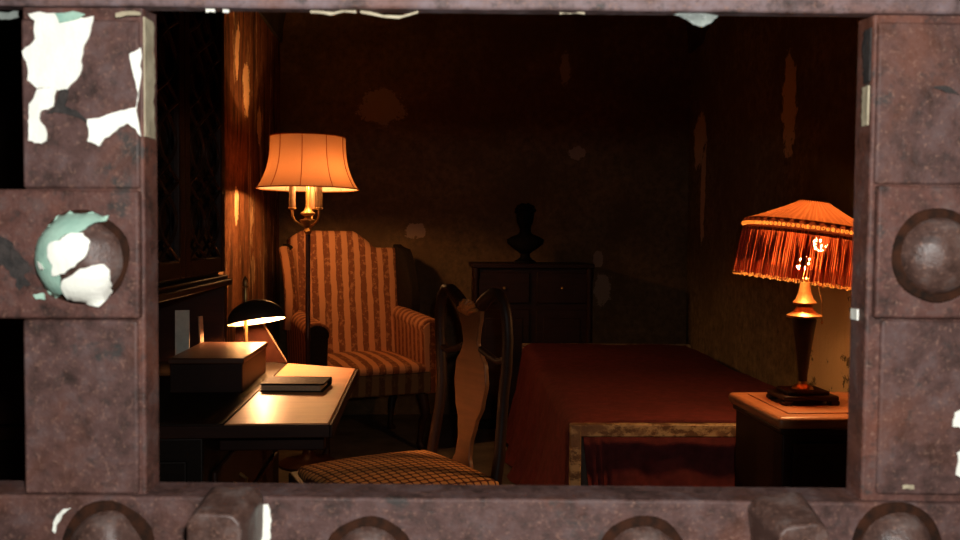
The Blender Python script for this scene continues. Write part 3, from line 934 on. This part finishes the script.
for s in (-1, 1):
    cab_leg(s * .215, -.180, s, -1, .385, .030, CHAIRWOOD, dc)
    m = MB(); m.tube([(s * .205, .215, .39), (s * .205, .225, .30), (s * .205, .25, .15), (s * .205, .285, .005)], [.020, .017, .015, .014], 10)
    m.build('leg', CHAIRWOOD, dc)
def sb(z): return .222 + (z - .44) * .07 + .015 * math.sin((z - .44) * 7)
for s in (-1, 1):
    pts = []
    for z, x in ((.43, .200), (.52, .198), (.60, .190), (.68, .188), (.76, .200), (.84, .207), (.90, .203), (.94, .188), (.962, .160), (.962, .125), (.945, .090), (.925, .060)):
        pts.append((s * x * .86, sb(z), z))
    m = MB(); m.tube(pts, [.017, .017, .016, .016, .016, .016, .016, .016, .017, .018, .019, .020], 10)
    m.build('back_post', CHAIRWOOD, dc, smooth=60)
m = MB()
hw = [(.44, .055), (.46, .050), (.49, .036), (.53, .034), (.58, .045), (.64, .070), (.70, .082), (.75, .076), (.79, .050), (.815, .036), (.85, .042), (.89, .055), (.92, .060)]
def hwf(z):
    for (a, wa), (b, wb) in zip(hw, hw[1:]):
        if a <= z <= b:
            t = (z - a) / (b - a); t = t * t * (3 - 2 * t)
            return wa + (wb - wa) * t
    return hw[-1][1]
m.shell(lambda u, v: Vector(((2 * u - 1) * hwf(.44 + .479 * v), sb(.44 + .479 * v) - .007, .44 + .479 * v)),
        lambda u, v: Vector(((2 * u - 1) * hwf(.44 + .479 * v), sb(.44 + .479 * v) + .007, .44 + .479 * v)), 6, 40)
m.build('splat', SPLATW, dc, bevel=.002)
m = MB()
for k in range(7):
    a = PI * (k + .5) / 7
    m.tube([(0, sb(.90) - .012, .895), (.028 * math.cos(a), sb(.91) - .020, .905 + .02 * math.sin(a)), (.05 * math.cos(a), sb(.92) - .012, .905 + .035 * math.sin(a))], [.004, .009, .006], 8)
tag(m.build('carved_shell', SHELLW, dc, smooth=60), 'carved shell crest')
for s in (-1, 1):
    m = MB(); m.tube([(s * .17, sb(.79), .785), (s * .13, sb(.80), .775), (s * .09, sb(.80), .785), (s * .045, sb(.80), .80)], .010, 8)
    m.build('back_stretcher', CHAIRWOOD, dc, smooth=60)

# ------------------------------------------------------------ bed
BX0, BX1, BY0, BY1 = .505, 1.43, 2.64, 4.66
bed = thing('iron_bed', 'single bed frame with chipped cream foot rail along the right wall', 'bed', (0, 0, 0))
m = MB(); m.tube([(BX0, BY0, .498), (BX1, BY0, .498)], .0001, 4)
m = MB(); m.box(BX0 - .012, BX1 + .012, BY0 - .014, BY0 + .014, .478, .520); m.build('foot_rail', RAIL, bed, bevel=.004)
m = MB(); m.box(BX0 - .012, BX1 + .012, BY1 - .014, BY1 + .014, .478, .520); m.build('head_rail', RAIL, bed, bevel=.004)
for x in (BX0, BX1):
    for y in (BY0, BY1):
        m = MB(); m.box(x - .018, x + .018, y - .016, y + .016, 0, .519); m.build('leg', RAIL, bed, bevel=.005)
    m = MB(); m.box(x - .012, x + .012, BY0 + .014, BY1 - .014, .24, .28); m.build('side_rail', RAIL, bed, bevel=.003)
mt = MB(); mt.box(BX0 + .03, BX1 - .03, BY0 + .10, BY1 - .03, .26, .47); mattress_o = mt.build('mattress', MATTRESS, bevel=.03, seg=3); tag(mattress_o, 'thin mattress hidden beneath the red blanket', 'mattress')
def bl(u, v, off=0):
    y = BY0 + .035 + (BY1 - BY0 - .07) * v
    # across: left hem -> left edge -> top -> right edge
    nz_ = noise.fractal(Vector((u * 3.2, v * 4, 1)), 1, 2, 4)
    front = max(0, 1 - v * 9)
    if u < .34:
        t = u / .34
        fold = math.sin(v * 34 + nz_ * 3) * .022 * (1 - t)
        x = BX0 - .135 + (.115) * t ** .8 + fold + .10 * front * (1 - t)
        z = .045 + .430 * t ** 1.15
        y -= .02 * front * (1 - t)
    elif u < .42:
        t = (u - .34) / .08; a = t * PI / 2
        x = BX0 - .02 + .055 * (1 - math.cos(a)) ; z = .475 + .043 * math.sin(a)
    else:
        t = (u - .42) / .58
        x = BX0 + .035 + (BX1 - .02 - BX0 - .035) * t; z = .518 + .007 * math.sin(PI * t)
    z += nz_ * .012 * min(1, z / .3)
    z -= off; x += off * (1 if u < .4 else 0)
    return Vector((x, y, z))
bk = MB(); bk.shell(lambda u, v: bl(u, v), lambda u, v: bl(u, v, .008), 70, 90)
bko = bk.build('blanket', REDCLOTH, smooth=70)
tag(bko, 'dark red blanket spread over the bed and hanging down its side', 'blanket')
def fd(u, v, off=0):
    x = BX0 + .03 + (BX1 - BX0 - .06) * u
    z = .515 - .45 * v
    amp = .018 * min(1, v * 2.5)
    g = math.exp(-((u - .06) / .06) ** 2)
    y = BY0 + .040 + (.022 - .01 * v) + math.sin(u * 26 + noise.noise(Vector((u * 5, v * 2, 3))) * 3) * amp * .5 - g * math.sin(u * 160 + v * 3) * .02 * v
    if u < .12: x += .05 * v * (.12 - u) / .12
    return Vector((x, y + off, z))
m = MB(); m.shell(lambda u, v: fd(u, v), lambda u, v: fd(u, v, .008), 90, 24)
tag(m.build('foot_drop', REDCLOTH, bko, smooth=70), 'blanket end tucked down behind the foot rail')

for o_ in (bed, mattress_o, bko):
    a_ = math.radians(-2.6); P_ = Vector((BX0, BY0, 0))
    o_.rotation_euler = (0, 0, a_); o_.location = P_ - Matrix.Rotation(a_, 3, 'Z') @ P_
# ------------------------------------------------------------ console cabinet and bust at the back
cc = thing('console_cabinet', 'dark panelled console cabinet against the back wall behind the bed', 'cabinet', (.66, 4.98, 0))
m = MB(); m.box(-.34, .34, -.16, .17, .05, .94); m.build('body', MAHOG, cc, bevel=.004)
m = MB(); m.box(-.36, .36, -.185, .18, .94, .968); m.build('top', MAHOG, cc, bevel=.006)
m = MB(); m.box(-.36, .36, -.18, .175, 0, .05); m.build('plinth', MAHOG_D, cc, bevel=.004)
for s in (-1, 1):
    m = MB(); m.box(s * .17 - .15, s * .17 + .15, -.172, -.16, .10, .70); m.box(s * .17 - .11, s * .17 + .11, -.178, -.171, .15, .65)
    d = m.build('door', MAHOG, cc, bevel=.004)
    k = MB(); k.lathe([(.004, 0), (.005, .008), (.010, .014), (.004, .020)], 12, Matrix.Translation((s * .04, -.172, .42)) @ Matrix.Rotation(PI / 2, 4, 'X')); k.build('knob', BRASS, d)
    m = MB(); m.box(s * .17 - .15, s * .17 + .15, -.172, -.16, .735, .915)
    d = m.build('drawer', MAHOG, cc, bevel=.005)
    k = MB(); k.lathe([(.004, 0), (.005, .008), (.010, .014), (.004, .020)], 12, Matrix.Translation((s * .17, -.172, .825)) @ Matrix.Rotation(PI / 2, 4, 'X')); k.build('knob', BRASS, d)
for s in (-1, 1):
    m = MB(); m.lathe([(.020, .05), (.024, .08), (.018, .10), (.020, .5), (.017, .86), (.024, .90), (.020, .94)], 16, Matrix.Translation((s * .335, -.165, 0)))
    m.build('pilaster', MAHOG, cc)
bu = thing('portrait_bust', 'small black portrait bust standing on the dark console cabinet', 'sculpture', (.625, 4.93, .968), math.radians(-15))
m = MB(); m.lathe([(.062, 0), (.064, .012), (.045, .02), (.030, .035), (.028, .055), (.045, .068)], 28); m.build('socle', BLACKBUST, bu)
m = MB()
def loft(rings, n=28):
    vs = []; fs = []
    for (x, y, z, a, b) in rings:
        for k in range(n):
            t = 2 * PI * k / n
            vs.append((x + a * math.cos(t), y + b * math.sin(t), z))
    for j in range(len(rings) - 1):
        for k in range(n):
            p = j * n + k; q = j * n + (k + 1) % n
            fs.append((p, q, q + n, p + n))
    fs.append(tuple(reversed(range(n)))); fs.append(tuple(range((len(rings) - 1) * n, len(rings) * n)))
    return vs, fs
vs, fs = loft([(0, 0, .066, .04, .032), (0, 0, .085, .070, .042), (0, 0, .115, .108, .050), (0, 0, .140, .112, .048), (0, 0, .158, .080, .040),
               (0, 0, .170, .045, .034), (0, -.003, .185, .034, .034), (0, -.008, .205, .033, .036), (0, -.016, .218, .036, .045), (0, -.022, .232, .043, .052),
               (0, -.020, .252, .049, .057), (0, -.014, .275, .052, .060), (0, -.010, .300, .052, .060), (0, -.006, .322, .044, .052), (0, -.004, .340, .026, .032), (0, -.004, .346, .006, .008)])
m.add(vs, fs)
m.tube([(0, -.066, .285), (0, -.082, .262), (0, -.076, .255)], [.006, .010, .007], 8)
m.tube([(-.016, -.068, .240), (0, -.076, .242), (.016, -.068, .240)], .005, 8)
m.build('head_and_shoulders', BLACKBUST, bu, smooth=70)
m = MB(); rnd = random.Random(3)
for k in range(46):
    th = rnd.uniform(0, 2 * PI); ph = rnd.uniform(.15, 1.25)
    x = .053 * math.cos(th) * math.sin(ph + .3); y = .060 * math.sin(th) * math.sin(ph + .3) - .004; z = .285 + .060 * math.cos(ph)
    if y < -.045 and z < .315: continue
    m.lathe([(.001, -.012), (.010, -.007), (.013, 0), (.010, .007), (.001, .012)], 8, Matrix.Translation((x, y, z)))
m.build('hair', BLACKBUST, bu, smooth=70)

# ------------------------------------------------------------ nightstand
ns = thing('nightstand', 'dark nightstand with lit reddish top at the foot of the bed', 'nightstand', (1.188, 2.30, 0))
HW, HD = .240, .185
m = MB(); m.box(-HW + .02, HW - .02, -HD + .02, HD - .02, .08, .615); m.build('body', MAHOG, ns, bevel=.004)
m = MB(); m.box(-HW + .012, HW - .012, -HD + .012, HD - .012, .60, .617); m.build('under_moulding', CHAIRWOOD, ns, bevel=.005)
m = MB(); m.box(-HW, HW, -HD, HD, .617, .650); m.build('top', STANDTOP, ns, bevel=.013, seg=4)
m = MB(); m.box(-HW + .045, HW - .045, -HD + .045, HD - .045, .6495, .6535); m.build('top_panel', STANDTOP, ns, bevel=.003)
for z0, z1 in ((.44, .58), (.12, .41)):
    m = MB(); m.box(-HW + .045, HW - .045, -HD + .010, -HD + .021, z0, z1); d = m.build('drawer', MAHOG, ns, bevel=.004)
    k = MB(); k.lathe([(.005, 0), (.006, .010), (.013, .016), (.006, .024)], 14, Matrix.Translation((0, -HD + .010, (z0 + z1) / 2)) @ Matrix.Rotation(PI / 2, 4, 'X')); k.build('knob', BRASS, d)
for x in (-1, 1):
    for y in (-1, 1):
        m = MB(); m.lathe([(.014, 0), (.022, .02), (.024, .05), (.018, .08)], 16, Matrix.Translation((x * (HW - .05), y * (HD - .05), 0))); m.build('foot', MAHOG, ns)

# ------------------------------------------------------------ fringed table lamp
TX, TY, TZ = 1.103, 2.31, .6535
tl = thing('table_lamp', 'table lamp with red fringed shade glowing on the nightstand', 'lamp', (TX, TY, TZ))
m = MB()
m.box(-.080, .080, -.060, .060, .012, .026)
for x in (-1, 1):
    for y in (-1, 1): m.box(x * .068 - .014, x * .068 + .014, y * .048 - .014, y * .048 + .014, 0, .013)
m.box(-.060, .060, -.045, .045, .026, .038)
m.build('base', CHAIRWOOD, tl, bevel=.004)
m = MB(); m.lathe([(.030, .038), (.026, .046), (.014, .052), (.013, .060)], 24); m.build('base_cap', BRASS, tl)
m = MB(); m.lathe([(.012, .058), (.013, .08), (.020, .14), (.028, .20), (.034, .236), (.030, .246)], 28); m.build('column', DARKMETAL, tl)
m = MB(); m.lathe([(.026, .242), (.049, .244), (.049, .250), (.036, .257), (.026, .266), (.020, .278), (.031, .282), (.033, .287), (.024, .298), (.018, .314), (.014, .335), (.012, .355), (.006, .36), (.006, .52)], 32)
m.build('neck', BRASS, tl)
TT = Matrix.Translation((.012, 0, .50)) @ Matrix.Rotation(math.radians(8.0), 4, 'Y') @ Matrix.Translation((0, 0, -.50))
RS = .180
ZT, ZR, ZBm = .575, .498, .345    # apex, rim, fringe bottom
# pleated top
def pleat(u, v, off=0):
    a = 2 * PI * u
    n_ = 44
    r = .040 + (RS - .040) * v
    z = ZT - (ZT - ZR) * (v ** 0.9)
    z += .006 * math.cos(a * n_) * (0.3 + v)
    return Vector((r * math.cos(a), r * math.sin(a), z - off))
m = MB(); m.sheet(lambda u, v: pleat(u, v), 264, 10, TT); m.build('shade_top', SHADETOP, tl, smooth=80)
m = MB(); m.lathe([(.041, ZT - .003), (.043, ZT + .001), (.040, ZT + .003), (.001, ZT + .004)], 40, TT); m.build('shade_cap', DARKBAND, tl)
# braid with beads
m = MB()
for k in range(92):
    a = 2 * PI * k / 92
    m.lathe([(.0008, -.0052), (.004, -.0035), (.0052, 0), (.004, .0035), (.0008, .0052)], 8, TT @ Matrix.Translation(((RS + .005) * math.cos(a), (RS + .005) * math.sin(a), ZR - .008)))
m.build('gold_braid', BEAD, tl, smooth=80)
m = MB()
m.lathe([(RS + .002, ZR - .028), (RS + .0035, ZR - .026), (RS + .0035, ZR - .014)], 64, TT, cap=False)
m.build('shade_band', DARKBAND, tl, smooth=80)
m = MB(); m.lathe([(RS + .004, ZR - .002), (RS + .0055, ZR), (RS + .004, ZR + .006), (RS - .004, ZR + .010)], 96, TT, cap=False)
m.build('shade_band', DARKBAND, tl, smooth=80)
def sparkle_cloth(name, col):
    m = cloth(name, col, col, .5)
    nt = m.node_tree; out = [n for n in nt.nodes if n.type == 'OUTPUT_MATERIAL'][0]
    src = out.inputs[0].links[0].from_socket
    tr = nt.nodes.new('ShaderNodeBsdfTransparent'); mx = nt.nodes.new('ShaderNodeMixShader')
    v = noise_tex(nt, coords(nt, (1, 1, .6)), 130, 3, .6)
    nt.links.new(math_n(nt, 'GREATER_THAN', v, .60), mx.inputs[0])
    nt.links.new(src, mx.inputs[1]); nt.links.new(tr.outputs[0], mx.inputs[2]); nt.links.new(mx.outputs[0], out.inputs[0])
    return m
m = MB(); m.lathe([(RS - .014, .385), (RS - .010, ZR - .024)], 96, TT, cap=False)
m.build('shade_lining_or_added_screen', sparkle_cloth('sparkle_screen', (.42, .09, .03)), tl)  # added screen inside the fringe, its holes break the bulb glare into sparkle
m = MB(); rnd = random.Random(11)
NS = 460
for k in range(NS):
    a = 2 * PI * (k + rnd.uniform(-.3, .3)) / NS
    r = RS + (.003 if k % 2 else -.007) + rnd.uniform(-.002, .002)
    zl = ZBm + rnd.uniform(-.003, .004)
    da = rnd.uniform(-.010, .010)
    m.tube([(r * math.cos(a), r * math.sin(a), ZR - .02), ((r + .004) * math.cos(a + da * .5), (r + .004) * math.sin(a + da * .5), (ZR + zl) / 2), ((r + .007) * math.cos(a + da), (r + .007) * math.sin(a + da), zl)], [.0011, .0015, .0012], 5, M=TT)
tag(m.build('fringe', FRINGE, tl, smooth=80), 'long red silk fringe')
m = MB()
for k in range(150):
    a = 2 * PI * k / 150; r = RS + .009
    m.lathe([(.0006, -.004), (.003, -.002), (.0034, .001), (.0008, .004)], 6, TT @ Matrix.Translation((r * math.cos(a), r * math.sin(a), ZBm + .002 * math.sin(k * 1.9))))
m.build('fringe_hem', BEAD, tl, smooth=80)
for (x, z, mt) in ((.035, .455, BULB_T), (-.015, .405, BULB_T2)):
    m = MB(); m.lathe([(.004, -.024), (.013, -.018), (.022, 0), (.022, .008), (.014, .022), (.004, .028)], 18, Matrix.Translation((x, -.01, z))); m.build('bulb', mt, tl)
m = MB(); m.tube([(.030, -.02, .33), (.040, -.024, .29), (.041, -.024, .235)], .0013, 6); m.lathe([(.001, -.006), (.004, 0), (.001, .006)], 8, Matrix.Translation((.041, -.024, .232))); m.build('pull_chain', BRASS, tl)

# ------------------------------------------------------------ light from the camera side
def light(name, kind, loc, energy, col, size, rot=None):
    l = bpy.data.lights.new(name, kind); l.energy = energy; l.color = col
    if kind == 'POINT': l.shadow_soft_size = size
    else: l.size = size
    o = bpy.data.objects.new(name, l); COL.objects.link(o); o.location = loc
    if rot: o.rotation_euler = rot
    return o
light('camera_flash', 'POINT', (.035, -.03, 1.19), 17, (1.0, .97, .93), .012)
light('corridor_skylight', 'AREA', (.2, -.75, 2.5), 2.0, (.85, .93, 1.0), 1.2, (math.radians(22), 0, 0))
wd = bpy.data.worlds.new('world'); scn.world = wd; wd.use_nodes = True
wd.node_tree.nodes['Background'].inputs[0].default_value = (.5, .55, .6, 1)
wd.node_tree.nodes['Background'].inputs[1].default_value = .02
